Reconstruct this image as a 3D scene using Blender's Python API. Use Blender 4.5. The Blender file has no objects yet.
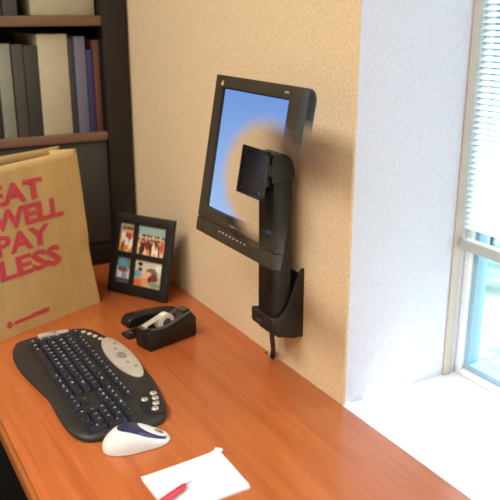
import bpy, bmesh, math, random
from mathutils import Vector, Matrix
random.seed(4)
PI = math.pi
SC = bpy.context.scene
COL = SC.collection
DZ = 0.75                    # desk top height


def lin(r, g, b):
    def f(c):
        c /= 255.0
        return c / 12.92 if c <= .04045 else ((c + .055) / 1.055) ** 2.4
    return (f(r), f(g), f(b), 1.0)


# ------------------------------------------------------------------ materials
MATS = {}


def mat(name, color, rough=.5, metal=0., spec=.5, noise=None, bump=None, coat=0.):
    """noise=(scale, amount[, stretch]) mottles the colour, bump=(scale, strength, distance)"""
    if name in MATS:
        return MATS[name]
    m = bpy.data.materials.new(name)
    m.use_nodes = True
    nt = m.node_tree
    b = nt.nodes['Principled BSDF']
    b.inputs['Base Color'].default_value = color
    b.inputs['Roughness'].default_value = rough
    b.inputs['Metallic'].default_value = metal
    b.inputs['Specular IOR Level'].default_value = spec
    b.inputs['Coat Weight'].default_value = coat
    tc = nt.nodes.new('ShaderNodeTexCoord')
    if noise:
        n = nt.nodes.new('ShaderNodeTexNoise')
        n.inputs['Scale'].default_value = noise[0]
        n.inputs['Detail'].default_value = 4
        src = tc.outputs['Object']
        if len(noise) > 2:
            mp = nt.nodes.new('ShaderNodeMapping')
            mp.inputs['Scale'].default_value = noise[2]
            nt.links.new(src, mp.inputs[0])
            src = mp.outputs[0]
        nt.links.new(src, n.inputs['Vector'])
        r = nt.nodes.new('ShaderNodeValToRGB')
        a = noise[1]
        r.color_ramp.elements[0].position = .3
        r.color_ramp.elements[1].position = .7
        r.color_ramp.elements[0].color = tuple(c * (1 - a) for c in color[:3]) + (1,)
        r.color_ramp.elements[1].color = tuple(min(1, c * (1 + a)) for c in color[:3]) + (1,)
        nt.links.new(n.outputs['Fac'], r.inputs[0])
        nt.links.new(r.outputs[0], b.inputs['Base Color'])
    if bump:
        n = nt.nodes.new('ShaderNodeTexNoise')
        n.inputs['Scale'].default_value = bump[0]
        n.inputs['Detail'].default_value = 3
        nt.links.new(tc.outputs['Object'], n.inputs['Vector'])
        bp = nt.nodes.new('ShaderNodeBump')
        bp.inputs['Strength'].default_value = bump[1]
        bp.inputs['Distance'].default_value = bump[2]
        nt.links.new(n.outputs['Fac'], bp.inputs['Height'])
        nt.links.new(bp.outputs[0], b.inputs['Normal'])
    MATS[name] = m
    return m


def wood_mat(name, dark, mid, light, rough):
    m = bpy.data.materials.new(name)
    m.use_nodes = True
    nt = m.node_tree
    b = nt.nodes['Principled BSDF']
    b.inputs['Roughness'].default_value = rough
    tc = nt.nodes.new('ShaderNodeTexCoord')
    mp = nt.nodes.new('ShaderNodeMapping')
    mp.inputs['Scale'].default_value = (1.1, 16, 16)
    nt.links.new(tc.outputs['Object'], mp.inputs[0])
    n = nt.nodes.new('ShaderNodeTexNoise')
    n.inputs['Scale'].default_value = 2.2
    n.inputs['Detail'].default_value = 7
    n.inputs['Roughness'].default_value = .62
    n.inputs['Distortion'].default_value = .5
    nt.links.new(mp.outputs[0], n.inputs['Vector'])
    r = nt.nodes.new('ShaderNodeValToRGB')
    r.color_ramp.elements[0].position = .28
    r.color_ramp.elements[0].color = dark
    r.color_ramp.elements[1].position = .75
    r.color_ramp.elements[1].color = light
    e = r.color_ramp.elements.new(.5)
    e.color = mid
    nt.links.new(n.outputs['Fac'], r.inputs[0])
    # fine pores
    mp2 = nt.nodes.new('ShaderNodeMapping')
    mp2.inputs['Scale'].default_value = (6, 170, 170)
    nt.links.new(tc.outputs['Object'], mp2.inputs[0])
    n2 = nt.nodes.new('ShaderNodeTexNoise')
    n2.inputs['Scale'].default_value = 1.5
    nt.links.new(mp2.outputs[0], n2.inputs['Vector'])
    mx = nt.nodes.new('ShaderNodeMixRGB')
    mx.blend_type = 'MULTIPLY'
    r2 = nt.nodes.new('ShaderNodeValToRGB')
    r2.color_ramp.elements[0].position = .35
    r2.color_ramp.elements[0].color = (.78, .74, .7, 1)
    r2.color_ramp.elements[1].position = .55
    r2.color_ramp.elements[1].color = (1, 1, 1, 1)
    nt.links.new(n2.outputs['Fac'], r2.inputs[0])
    mx.inputs[0].default_value = .35
    nt.links.new(r.outputs[0], mx.inputs[1])
    nt.links.new(r2.outputs[0], mx.inputs[2])
    nt.links.new(mx.outputs[0], b.inputs['Base Color'])
    return m


def emit_mat(name, c0, c1, strength, obj_space_empty=None):
    m = bpy.data.materials.new(name)
    m.use_nodes = True
    nt = m.node_tree
    nt.nodes.remove(nt.nodes['Principled BSDF'])
    e = nt.nodes.new('ShaderNodeEmission')
    e.inputs['Strength'].default_value = strength
    tc = nt.nodes.new('ShaderNodeTexCoord')
    sp = nt.nodes.new('ShaderNodeSeparateXYZ')
    nt.links.new(tc.outputs['Generated'], sp.inputs[0])
    r = nt.nodes.new('ShaderNodeValToRGB')
    r.color_ramp.elements[0].color = c0
    r.color_ramp.elements[1].color = c1
    nt.links.new(sp.outputs['Z'], r.inputs[0])
    nt.links.new(r.outputs[0], e.inputs['Color'])
    nt.links.new(e.outputs[0], nt.nodes['Material Output'].inputs['Surface'])
    return m


def vcol_mat(name, rough):
    m = bpy.data.materials.new(name)
    m.use_nodes = True
    nt = m.node_tree
    b = nt.nodes['Principled BSDF']
    b.inputs['Roughness'].default_value = rough
    a = nt.nodes.new('ShaderNodeAttribute')
    a.attribute_name = 'print'
    nt.links.new(a.outputs['Color'], b.inputs['Base Color'])
    return m


# ------------------------------------------------------------------ mesh helpers
def box(bm, x0, x1, y0, y1, z0, z1, mi=0, M=None):
    vs = [Vector((x, y, z)) for x in (x0, x1) for y in (y0, y1) for z in (z0, z1)]
    if M:
        vs = [M @ v for v in vs]
    v = [bm.verts.new(p) for p in vs]
    fs = []
    for q in ((0, 1, 3, 2), (4, 6, 7, 5), (0, 4, 5, 1), (2, 3, 7, 6), (0, 2, 6, 4), (1, 5, 7, 3)):
        f = bm.faces.new([v[i] for i in q])
        f.material_index = mi
        fs.append(f)
    return v, fs


def rbox(bm, x0, x1, y0, y1, z0, z1, r=.002, seg=2, mi=0, M=None):
    b2 = bmesh.new()
    box(b2, x0, x1, y0, y1, z0, z1, mi)
    bmesh.ops.bevel(b2, geom=list(b2.edges), offset=r, segments=seg, affect='EDGES', profile=.5)
    merge(bm, b2, M)


def merge(bm, b2, M=None, mi=None):
    mp = {}
    for v in b2.verts:
        mp[v] = bm.verts.new(M @ v.co if M else v.co)
    for f in b2.faces:
        try:
            g = bm.faces.new([mp[v] for v in f.verts])
        except ValueError:
            continue
        g.material_index = f.material_index if mi is None else mi
    b2.free()


def prism(bm, pts, z0, z1, mi=0, bev=0., seg=2, M=None, taper=None):
    """polygon in xy extruded in z; bevel of its edges"""
    b2 = bmesh.new()
    n = len(pts)
    lo = [b2.verts.new((p[0], p[1], z0)) for p in pts]
    hi = [b2.verts.new((p[0], p[1], z1 if not callable(z1) else z1(p))) for p in pts]
    b2.faces.new(lo[::-1])
    b2.faces.new(hi)
    for i in range(n):
        b2.faces.new((lo[i], lo[(i + 1) % n], hi[(i + 1) % n], hi[i]))
    bmesh.ops.recalc_face_normals(b2, faces=b2.faces)
    if bev:
        ed = [e for e in b2.edges if len(e.link_faces) == 2 and e.calc_face_angle(0) > .6]
        bmesh.ops.bevel(b2, geom=ed, offset=bev, segments=seg, affect='EDGES', profile=.5)
    for f in b2.faces:
        f.material_index = mi
    merge(bm, b2, M)


def lathe(bm, prof, seg=32, M=None, mi=0, closed=False):
    b2 = bmesh.new()
    rings = []
    for k in range(seg):
        a = 2 * PI * k / seg
        rings.append([b2.verts.new((r * math.cos(a), r * math.sin(a), z)) for r, z in prof])
    n = len(prof)
    for k in range(seg):
        A, B = rings[k], rings[(k + 1) % seg]
        for i in range(n if closed else n - 1):
            j = (i + 1) % n
            b2.faces.new((A[i], B[i], B[j], A[j]))
    bmesh.ops.remove_doubles(b2, verts=b2.verts, dist=1e-6)
    bmesh.ops.recalc_face_normals(b2, faces=b2.faces)
    for f in b2.faces:
        f.material_index = mi
    merge(bm, b2, M)


def tube(bm, pts, r, seg=12, mi=0):
    pts = [Vector(p) for p in pts]
    rings = []
    up = Vector((0.3, 1, 0.1))
    for i, p in enumerate(pts):
        t = (pts[min(i + 1, len(pts) - 1)] - pts[max(i - 1, 0)]).normalized()
        a = t.cross(up).normalized()
        b = t.cross(a)
        rr = r[i] if isinstance(r, (list, tuple)) else r
        rings.append([bm.verts.new(p + rr * (math.cos(2 * PI * k / seg) * a + math.sin(2 * PI * k / seg) * b)) for k in range(seg)])
    for i in range(len(pts) - 1):
        for k in range(seg):
            bm.faces.new((rings[i][k], rings[i][(k + 1) % seg], rings[i + 1][(k + 1) % seg], rings[i + 1][k])).material_index = mi
    bm.faces.new(rings[0][::-1]).material_index = mi
    bm.faces.new(rings[-1]).material_index = mi


def text_bm(s, size, M, mi=0, bold=0., align='CENTER', extrude=0., into=None):
    cu = bpy.data.curves.new('t', 'FONT')
    cu.body = s
    cu.size = size
    cu.align_x = align
    cu.offset = bold
    cu.extrude = extrude
    cu.resolution_u = 2
    ob = bpy.data.objects.new('t', cu)
    COL.objects.link(ob)
    dg = bpy.context.evaluated_depsgraph_get()
    me = bpy.data.meshes.new_from_object(ob.evaluated_get(dg))
    b2 = bmesh.new()
    b2.from_mesh(me)
    bpy.data.objects.remove(ob)
    bpy.data.curves.remove(cu)
    bpy.data.meshes.remove(me)
    bm = into if into is not None else bmesh.new()
    merge(bm, b2, M, mi)
    return bm


def obj(name, bm, mats, parent=None, sharp=35, recalc=True, loc=None):
    if recalc:
        bmesh.ops.recalc_face_normals(bm, faces=bm.faces)
    me = bpy.data.meshes.new(name)
    bm.to_mesh(me)
    bm.free()
    for m in (mats if isinstance(mats, (list, tuple)) else [mats]):
        me.materials.append(m)
    me.polygons.foreach_set('use_smooth', [True] * len(me.polygons))
    me.set_sharp_from_angle(angle=math.radians(sharp))
    o = bpy.data.objects.new(name, me)
    COL.objects.link(o)
    if parent:
        o.parent = parent
    if loc:
        o.location = loc
    return o


def tag(o, label, cat, group=None, kind=None):
    if label:
        o['label'] = label
    if cat:
        o['category'] = cat
    if group:
        o['group'] = group
    if kind:
        o['kind'] = kind
    return o


def thing(name, label, cat, loc, rot=(0, 0, 0), group=None):
    o = bpy.data.objects.new(name, None)
    o.empty_display_size = .05
    COL.objects.link(o)
    o.location = loc
    o.rotation_euler = rot
    return tag(o, label, cat, group)


def struct(name, bm, mats, **k):
    o = obj(name, bm, mats, **k)
    o['kind'] = 'structure'
    return o


def catmull(pts, n=6, closed=True):
    out = []
    N = len(pts)
    for i in range(N if closed else N - 1):
        g = lambda j: Vector(pts[j % N] if closed else pts[max(0, min(N - 1, j))])
        p0, p1, p2, p3 = g(i - 1), g(i), g(i + 1), g(i + 2)
        for k in range(n):
            t = k / n
            out.append(.5 * ((2 * p1) + (-p0 + p2) * t + (2 * p0 - 5 * p1 + 4 * p2 - p3) * t * t + (-p0 + 3 * p1 - 3 * p2 + p3) * t ** 3))
    if not closed:
        out.append(Vector(pts[-1]))
    return out


# ------------------------------------------------------------------ palette
M_wall = mat('speckled_tan_wallcovering', lin(222, 198, 160), .8, noise=(210, .12), bump=(240, .35, .002))
M_jamb = mat('off_white_plaster', lin(214, 213, 224), .8, noise=(210, .06), bump=(240, .35, .002))
M_paint = mat('wall_paint', lin(215, 195, 165), .85, noise=(4, .03))
M_ceil = mat('ceiling_paint', lin(225, 220, 210), .9, noise=(60, .04))
M_carpet = mat('dark_carpet', lin(38, 34, 32), .95, noise=(300, .5), bump=(300, .6, .004))
M_sill = mat('white_sill_laminate', lin(240, 245, 245), .35, noise=(8, .02))
M_vinyl = mat('beige_vinyl', lin(198, 184, 170), .5, noise=(20, .04))
M_whiteframe = mat('white_window_paint', lin(240, 243, 244), .35, noise=(12, .02))
M_sash = mat('shade_blue_sash', lin(150, 185, 205), .4, noise=(12, .04))  # bluish shade on the sash sides is put into the base colour
M_rail = mat('light_grey_rail', lin(178, 180, 178), .4, noise=(14, .03))
M_slat = mat('white_slat', lin(236, 246, 248), .4, noise=(14, .02))
M_wood = wood_mat('cherry_laminate', lin(171, 88, 44), lin(187, 101, 52), lin(199, 113, 62), .3)
M_woodedge = wood_mat('cherry_edge_band', lin(150, 84, 36), lin(164, 94, 42), lin(178, 106, 50), .4)
M_darkpanel = mat('dark_panel', lin(30, 24, 20), .7, noise=(9, .2))
M_case = mat('black_bookcase_lacquer', lin(24, 20, 17), .45, noise=(9, .2))
M_caseback = mat('charcoal_board', lin(62, 60, 58), .75, noise=(5, .15))
M_shelf = mat('brown_shelf_edge', lin(122, 94, 74), .6, noise=(7, .12, (12, 1, 12)))
M_black = mat('black_plastic', lin(22, 21, 21), .42, noise=(30, .12), bump=(900, .08, .0004))
M_blackm = mat('black_powder_coat', lin(30, 28, 26), .48, noise=(40, .12), bump=(700, .12, .0005))
M_rubber = mat('black_rubber', lin(26, 25, 26), .6, noise=(30, .1))
M_greyin = mat('dark_grey_lining', lin(74, 70, 64), .6, noise=(30, .1))
M_steel = mat('brushed_steel', lin(190, 190, 188), .3, 1., noise=(60, .08, (1, 12, 1)))
M_silver = mat('satin_silver_plastic', lin(206, 198, 184), .34, .25, noise=(25, .05))
M_silver2 = mat('dull_silver_plastic', lin(158, 152, 142), .4, .35, noise=(25, .05))
M_body = mat('charcoal_keyboard_plastic', lin(40, 39, 36), .5, noise=(25, .1), bump=(900, .1, .0003))
M_key = mat('black_key', lin(32, 33, 42), .42, noise=(40, .1))  # black lifted towards blue, painting in the sheen of the key tops
M_legend = mat('white_legend', lin(196, 200, 212), .5, noise=(80, .03))
M_mwhite = mat('glossy_white_plastic', lin(236, 234, 232), .22, noise=(20, .02), coat=.3)
M_navy = mat('navy_plastic', lin(44, 50, 84), .3, noise=(20, .08), coat=.3)
M_paper = mat('white_paper', lin(244, 243, 246), .75, noise=(30, .02))
M_red = mat('red_plastic', lin(214, 48, 66), .35, noise=(30, .06))
M_kraft = mat('kraft_paper', lin(204, 174, 116), .8, noise=(22, .07, (1, 1, .25)), bump=(9, .5, .010))
M_ink = mat('red_ink', lin(208, 72, 84), .8, noise=(70, .12))
M_tape = mat('cream_tape', lin(240, 236, 218), .35, noise=(40, .03))
M_photo = vcol_mat('photo_print', .3)
M_leaf = mat('shrub_leaf', lin(150, 186, 174), .6, noise=(3, .35))
M_bark = mat('shrub_bark', lin(92, 74, 58), .85, noise=(20, .25))
M_lawn = mat('lawn', lin(160, 186, 172), .9, noise=(3, .3))

# ------------------------------------------------------------------ room shell
WY = .766            # wall plane the desk stands against
RX = -.994           # corner where the wall turns into the window recess
LX = -2.385
bm = bmesh.new()
# wall left of the recess; its end is the recess side (off white)
b2 = bmesh.new()
v, fs = box(b2, LX - .1, RX, WY, 1.092, 0, 2.7)
fs[1].material_index = 1
ed = [e for e in b2.edges if all(abs(w.co.x - RX) < 1e-6 and abs(w.co.y - WY) < 1e-6 for w in e.verts)]
bmesh.ops.bevel(b2, geom=ed, offset=.005, segments=3, affect='EDGES', profile=.5)
merge(bm, b2)
box(bm, RX, .75, WY, 1.092, 0, DZ - .03)          # below the sill
box(bm, RX, .75, WY, 1.092, 2.25, 2.7)            # above the window
box(bm, .75, 1.6, WY, 1.092, 0, 2.7)
struct('wall_back', bm, [M_wall, M_jamb], sharp=60)
bm = bmesh.new(); box(bm, LX - .1, LX, -2.4, WY, 0, 2.7); struct('wall_left', bm, M_paint)
bm = bmesh.new(); box(bm, 1.6, 1.7, -2.4, 1.16, 0, 2.7); struct('wall_right', bm, M_paint)
bm = bmesh.new(); box(bm, LX - .1, 1.7, -2.5, -2.4, 0, 2.7); struct('wall_front', bm, M_paint)
bm = bmesh.new(); box(bm, LX - .1, 1.7, -2.5, 1.16, -.1, 0); struct('floor', bm, M_carpet)
bm = bmesh.new(); box(bm, LX - .1, 1.7, -2.5, 1.16, 2.7, 2.8); struct('ceiling', bm, M_ceil)
bm = bmesh.new()
box(bm, RX, .75, .7655, 1.075, DZ - .03, DZ - .0005)
struct('window_sill', bm, M_sill)
bm = bmesh.new()
rbox(bm, RX, RX + .005, 1.012, 1.032, DZ - .001, 2.25, .002)
o = struct('trim_1', bm, M_vinyl)

# window: fixed white frame, sash, pane
win = thing('window_1', None, None, (0, 0, 0)); win['kind'] = 'structure'
fx0, fx1, fz0, fz1 = RX, .75, DZ - .001, 2.25
bm = bmesh.new()
rbox(bm, fx0, fx0 + .016, 1.045, 1.09, fz0, fz1, .003)
rbox(bm, fx1 - .04, fx1, 1.045, 1.09, fz0, fz1, .003)
rbox(bm, fx0 + .016, fx1 - .04, 1.045, 1.09, fz0, fz0 + .014, .003)
rbox(bm, fx0 + .016, fx1 - .04, 1.045, 1.09, fz1 - .04, fz1, .003)
obj('window_frame', bm, M_whiteframe, win)
bm = bmesh.new()
sx0, sx1, sz0, sz1 = fx0 + .016, fx1 - .04, fz0 + .014, fz1 - .04
for a in ((sx0, sx0 + .012, sz0, sz1), (sx1 - .026, sx1, sz0, sz1), (sx0 + .012, sx1 - .026, sz0, sz0 + .012),
          (sx0 + .012, sx1 - .026, sz1 - .03, sz1), (-.13, -.09, sz0 + .012, sz1 - .03)):
    rbox(bm, a[0], a[1], 1.053, 1.082, a[2], a[3], .002)
obj('window_sash', bm, M_sash, win)
glass = bpy.data.materials.new('tinted_window_glass'); glass.use_nodes = True
nt = glass.node_tree; nt.nodes.remove(nt.nodes['Principled BSDF'])
tr = nt.nodes.new('ShaderNodeBsdfTransparent'); tr.inputs[0].default_value = (.90, .97, 1.0, 1)
gl = nt.nodes.new('ShaderNodeBsdfGlossy'); gl.inputs['Roughness'].default_value = .02
lw = nt.nodes.new('ShaderNodeLayerWeight')
pw = nt.nodes.new('ShaderNodeMath'); pw.operation = 'POWER'; pw.inputs[1].default_value = 5
nt.links.new(lw.outputs['Facing'], pw.inputs[0])
fr = nt.nodes.new('ShaderNodeMath'); fr.operation = 'MULTIPLY_ADD'; fr.inputs[1].default_value = .8; fr.inputs[2].default_value = .04
nt.links.new(pw.outputs[0], fr.inputs[0])
ms = nt.nodes.new('ShaderNodeMixShader')
nt.links.new(fr.outputs[0], ms.inputs[0]); nt.links.new(tr.outputs[0], ms.inputs[1]); nt.links.new(gl.outputs[0], ms.inputs[2])
nt.links.new(ms.outputs[0], nt.nodes['Material Output'].inputs['Surface'])
bm = bmesh.new()
box(bm, sx0 + .010, sx1 - .024, 1.070, 1.074, sz0 + .010, sz1 - .028)
obj('window_pane', bm, glass, win)

# blind, let down half way
bl = thing('window_blind', 'white horizontal blind half lowered over the window at the right', 'blind', (0, 1.026, 0))
bm = bmesh.new()
z = DZ + .315
while z < 2.19:
    b2 = bmesh.new()
    n = 4
    top = []
    for sx in (RX + .014, .73):
        top.append([b2.verts.new((sx, -.0068 + .0136 * k / n, z - .0033 + .0066 * k / n + .0012 * math.sin(PI * k / n))) for k in range(n + 1)])
    for k in range(n):
        b2.faces.new((top[0][k], top[0][k + 1], top[1][k + 1], top[1][k]))
    bmesh.ops.solidify(b2, geom=list(b2.faces), thickness=.0005)
    merge(bm, b2)
    z += .0105
obj('slat_stack', bm, M_slat, bl)
bm = bmesh.new()
rbox(bm, RX + .012, .732, -.011, .011, DZ + .268, DZ + .290, .006, 3)
obj('bottom_rail', bm, M_rail, bl)
bm = bmesh.new()
rbox(bm, RX + .01, .735, -.013, .013, 2.19, 2.2505, .003)
obj('head_rail', bm, M_rail, bl)
for x in (-.80, -.2, .5):
    bm = bmesh.new(); tube(bm, [(x, 0, DZ + .28), (x, 0, 1.6), (x, 0, 2.2)], .0008, 6)
    obj('ladder_cord', bm, M_slat, bl)

# outside
bm = bmesh.new(); box(bm, -9, 6, 1.4, 16, -.6, -.5); o = struct('ground', bm, M_lawn)


def shrub(x, y, h, w, label, seed):
    rnd = random.Random(seed)
    t = thing('shrub', label, 'shrub', (x, y, -.5), group='shrubs outside the window')
    bm = bmesh.new()
    for k in range(6):
        a = rnd.uniform(0, 2 * PI)
        tube(bm, [(0, 0, -.02), (.12 * math.cos(a), .12 * math.sin(a), h * .35), (.5 * w * math.cos(a) * .6, .5 * w * math.sin(a) * .6, h * .75)], [.03, .02, .008], 8)
    obj('stem', bm, M_bark, t)
    bm = bmesh.new()
    for k in range(2600):
        d = Vector((rnd.gauss(0, 1), rnd.gauss(0, 1), rnd.gauss(0, 1))).normalized() * rnd.uniform(.55, 1)
        p = Vector((d.x * w * .5, d.y * w * .5, h * .56 + d.z * h * .44))
        M = Matrix.Translation(p) @ Matrix.Rotation(rnd.uniform(0, 6.3), 4, 'Z') @ Matrix.Rotation(rnd.uniform(-1.2, 1.2), 4, 'X')
        s = rnd.uniform(.05, .09)
        v = [bm.verts.new(M @ Vector(q)) for q in ((-s * .4, 0, 0), (0, -s, .01), (s * .4, 0, 0), (0, s, .01))]
        bm.faces.new(v)
    obj('foliage', bm, M_leaf, t, recalc=False)


shrub(-4.3, 4.8, 2.6, 2.2, 'pale green shrub outside, seen through the window below the blind', 1)
shrub(-1.7, 4.6, 2.2, 1.9, 'green shrub outside at the right edge of the window view', 2)
shrub(-6.4, 6.6, 3.2, 2.6, 'taller shrub outside behind the blind slats, farther from the window', 3)

# ------------------------------------------------------------------ desk
dk = thing('desk', 'cherry wood desk against the tan wall, holding keyboard and paper bag', 'desk', (0, 0, 0))
bm = bmesh.new()
prism(bm, [(-1.998, .2015), (.3, .2015), (.3, .7648), (-1.218, .7648), (-1.218, .7535), (-1.262, .7535), (-1.262, .7648), (-1.998, .7648)], DZ - .028, DZ, bev=.0012)
obj('desk_top', bm, M_wood, dk)
bm = bmesh.new()
rbox(bm, -1.998, .3, .193, .2015, DZ - .028, DZ, .003, 3)
obj('edge_band', bm, M_woodedge, dk)
for x in (-1.99, .27):
    bm = bmesh.new(); rbox(bm, x, x + .025, .24, .74, 0, DZ - .028, .002)
    obj('side_panel', bm, M_darkpanel, dk)
bm = bmesh.new(); rbox(bm, -1.965, .27, .70, .72, .08, DZ - .028, .002)
obj('modesty_panel', bm, M_darkpanel, dk)

# ------------------------------------------------------------------ bookcase and its contents
bc = thing('bookcase', 'tall black bookcase with brown shelves standing at the far end of the desk', 'bookcase', (-2.0, 0, 0))
D = -.37
yl, yr = -.25, .757
for y0, y1 in ((yl, yl + .05), (.690, yr)):
    bm = bmesh.new(); rbox(bm, D, 0, y0, y1, 0, 2.05, .003)
    obj('side_panel', bm, M_case, bc)
bm = bmesh.new(); box(bm, D, D + .012, yl + .05, .690, 0, 2.05); obj('back_panel', bm, M_caseback, bc)
bm = bmesh.new(); rbox(bm, D + .012, 0, yl + .05, .690, 2.0, 2.05, .003); obj('top_panel', bm, M_case, bc)
bm = bmesh.new(); rbox(bm, D + .012, 0, yl + .05, .690, DZ - .01, DZ + .058, .003); obj('bottom_rail', bm, M_case, bc)
bm = bmesh.new(); rbox(bm, D + .012, 0, yl + .05, .690, 0, .06, .003); obj('plinth', bm, M_case, bc)
S1, S2 = DZ + .378, DZ + .686
for s, h in ((S1, .022), (S2, .026), (DZ + 1.0, .022), (.4, .022)):
    bm = bmesh.new(); rbox(bm, D + .012, -.004, yl + .05, .690, s - h, s, .002); obj('shelf', bm, M_shelf, bc)
bm = bmesh.new()
rbox(bm, -.03, -.012, yl + .052, .688, DZ + .060, S1 - .024, .002)
d = obj('door', bm, M_caseback, bc); d['label'] = 'charcoal door panel'


def book(name, y0, y1, h, dep, base, color, label, group, cat='book', binder=False):
    t = thing(name, label, cat, (-2.03, (y0 + y1) / 2, base), group=group)
    w = (y1 - y0) / 2
    m = mat('cover_%d_%d_%d' % color, lin(*color), .6, noise=(20, .06))
    bm = bmesh.new()
    th = .003 if w > .01 else .0015
    rbox(bm, -dep, 0, -w, -w + th, 0, h, .0008)
    rbox(bm, -dep, 0, w - th, w, 0, h, .0008)
    rbox(bm, -th, .002, -w, w, 0, h, .001)
    if binder:
        lathe(bm, [(.0, -.001), (.011, -.001), (.011, .0012), (.007, .0012), (.007, -.0005), (0, -.0005)], 20,
              Matrix.Translation((.0025, 0, h * .2)) @ Matrix.Rotation(PI / 2, 4, 'Y'))
    obj('cover', bm, m, t)
    bm = bmesh.new()
    box(bm, -dep + .004, -th, -w + th, w - th, .004, h - .004)
    obj('pages', bm, M_paper, t)
    return t


G = 'books on the middle shelf of the bookcase'
books = [(.382, .414, .25, .22, (50, 52, 54), 'dark grey book leftmost on the middle shelf, above the paper bag', False),
         (.417, .450, .24, .2, (138, 142, 130), 'pale grey green book second from the left on the middle shelf', False),
         (.454, .482, .238, .2, (74, 70, 64), 'brownish grey book third from the left on the middle shelf', False),
         (.484, .519, .235, .2, (58, 58, 56), 'dark book touching the cream binder on its left', False),
         (.521, .600, .262, .25, (188, 181, 156), 'wide cream binder in the middle of the bookcase shelf', False),
         (.602, .616, .25, .2, (58, 58, 66), 'thin charcoal book touching the cream binder on its right', False),
         (.618, .648, .255, .21, (110, 112, 134), 'blue grey book near the right end of the middle shelf', False),
         (.650, .667, .22, .2, (56, 54, 104), 'short indigo book second from the right on the shelf', False),
         (.669, .687, .245, .2, (104, 66, 56), 'dark red book at the right end of the shelf', False)]
for y0, y1, h, dep, c, l, bd in books:
    wide = 'binder' if 'cream binder in' in l else 'book'
    book(wide, y0, y1, h, dep, S1, c, l, G, wide, bd)
# upper shelf: a cream document box and a dark binder lying
t = thing('document_box', 'cream document box on the upper bookcase shelf at the top of the photo', 'box', (-2.04, .60, S2))
bm = bmesh.new(); rbox(bm, -.24, 0, -.085, .085, 0, .11, .003); obj('box_body', bm, mat('cream_card', lin(180, 173, 146), .7, noise=(20, .05)), t)
bm = bmesh.new(); rbox(bm, -.245, .004, -.088, .088, .085, .117, .003); obj('lid', bm, mat('cream_card_lid', lin(188, 182, 156), .7, noise=(20, .05)), t)
for y0, y1, h, c, l in ((.442, .478, .19, (70, 72, 72), 'dark grey book on the upper shelf left of the cream box'),
                        (.400, .438, .21, (84, 78, 66), 'drab brown book at the left of the upper shelf')):
    book('book', y0, y1, h, .2, S2, c, l, 'books on the upper shelf of the bookcase')

# ------------------------------------------------------------------ paper bag
A0 = Vector((-1.7199, .5383, DZ))
ed = Vector((-.4248, .9053, 0))              # reading direction along the front (to the right)
out = Vector((.9053, .4248, 0))              # towards the room
BW, BH, BD = .335, .388, .15
Lb = math.radians(4)
org = A0 - ed * BW
bag = thing('paper_bag', 'brown kraft paper bag with red slogan standing on the left of the desk', 'bag', org)
bag.rotation_euler = (0, 0, math.atan2(ed.y, ed.x))     # local x = reading direction, -y = towards the room
bm = bmesh.new()
nx, nz = 24, 22


def bagpt(side, u, w):
    """side front/back sheet; u 0..1 along, w 0..1 up"""
    rn = math.sin(u * 9 + w * 4) * .0009 + math.sin(u * 23 + w * 17) * .0004
    sag = .0
    x = u * BW
    if side == 'f':
        y = w * BH * math.sin(Lb) + rn
        x -= (u - .5) * w * .018
        # dog-eared fold at the lower right corner
        k = max(0, (u - .55) / .45 - w / .26)
        y -= .007 * k
        x += .004 * k * max(0, u - .8) / .2
        k2 = max(0, (u - .80) / .20 - abs(w - .36) / .10)
        y += .004 * k2
        zz = BH * w * math.cos(Lb) - (.010 * (1 - u) * w)
    else:
        y = BD - w * (BD - .085 - .0) + rn
        x -= (u - .5) * w * .018
        zz = BH * w * 1.0
    return Vector((x, y, zz))


def sheet(fn, mu, mw):
    g = [[bm.verts.new(fn(i / mu, j / mw)) for i in range(mu + 1)] for j in range(mw + 1)]
    for j in range(mw):
        for i in range(mu):
            bm.faces.new((g[j][i], g[j][i + 1], g[j + 1][i + 1], g[j + 1][i]))


sheet(lambda u, w: bagpt('f', u, w), nx, nz)
sheet(lambda u, w: bagpt('b', u, w), nx, nz)
for u in (0, 1):
    def gus(s, w, u=u):
        f, b = bagpt('f', u, w), bagpt('b', u, w)
        p = f.lerp(b, s)
        inn = (1 - abs(2 * s - 1)) * max(0, w - .25) * .075
        p.x += inn if u == 0 else -inn
        return p
    sheet(gus, 8, nz)
sheet(lambda u, w: bagpt('f', u, 0).lerp(bagpt('b', u, 0), w), nx, 4)
bmesh.ops.remove_doubles(bm, verts=bm.verts, dist=1e-5)
bo = obj('bag_paper', bm, M_kraft, bag, sharp=50)
sm = bo.modifiers.new('Solidify', 'SOLIDIFY'); sm.thickness = .0006; sm.offset = 0
TF = Matrix.Rotation(-Lb, 4, 'X') @ Matrix.Rotation(PI / 2, 4, 'X')   # text plane stands on the leaning front
FR = Matrix.Translation((0, -.0017, 0))
bm = bmesh.new()
for s, zz, wd in (('EAT', .297, None), ('WELL', .243, None), ('PAY', .188, None), ('LESS', .133, None)):
    t2 = text_bm(s, .060, Matrix.Identity(4), 0, .0022, 'LEFT', .0001)
    xs = [v.co.x for v in t2.verts]; x0, x1 = min(xs), max(xs)
    target = {'EAT': .146, 'WELL': .196, 'PAY': .15, 'LESS': .174}[s]
    Sx = Matrix.Diagonal((target / (x1 - x0), 1.02, 1, 1))
    merge(bm, t2, FR @ TF @ Matrix.Translation((BW - .268, zz, 0)) @ Sx @ Matrix.Translation((-x0, 0, 0)))
obj('printed_slogan', bm, M_ink, bag)['label'] = 'red block letters EAT WELL PAY LESS'
bm = bmesh.new()
lathe(bm, [(0, 0), (.008, 0), (.008, .0004), (0, .0004)], 20, FR @ TF @ Matrix.Translation((BW - .262, .030, 0)))
x = BW - .248
while x < BW - .153:
    big = x > BW - .203
    hgt = .011 if big else .008
    prism(bm, [(x, .026), (x + .0042, .026), (x + .0042, .026 + hgt), (x, .026 + hgt)], 0, .0004, M=FR @ TF)
    x += .0052
obj('printed_mark', bm, M_ink, bag)['label'] = 'small red line of print with a dot'

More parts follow.
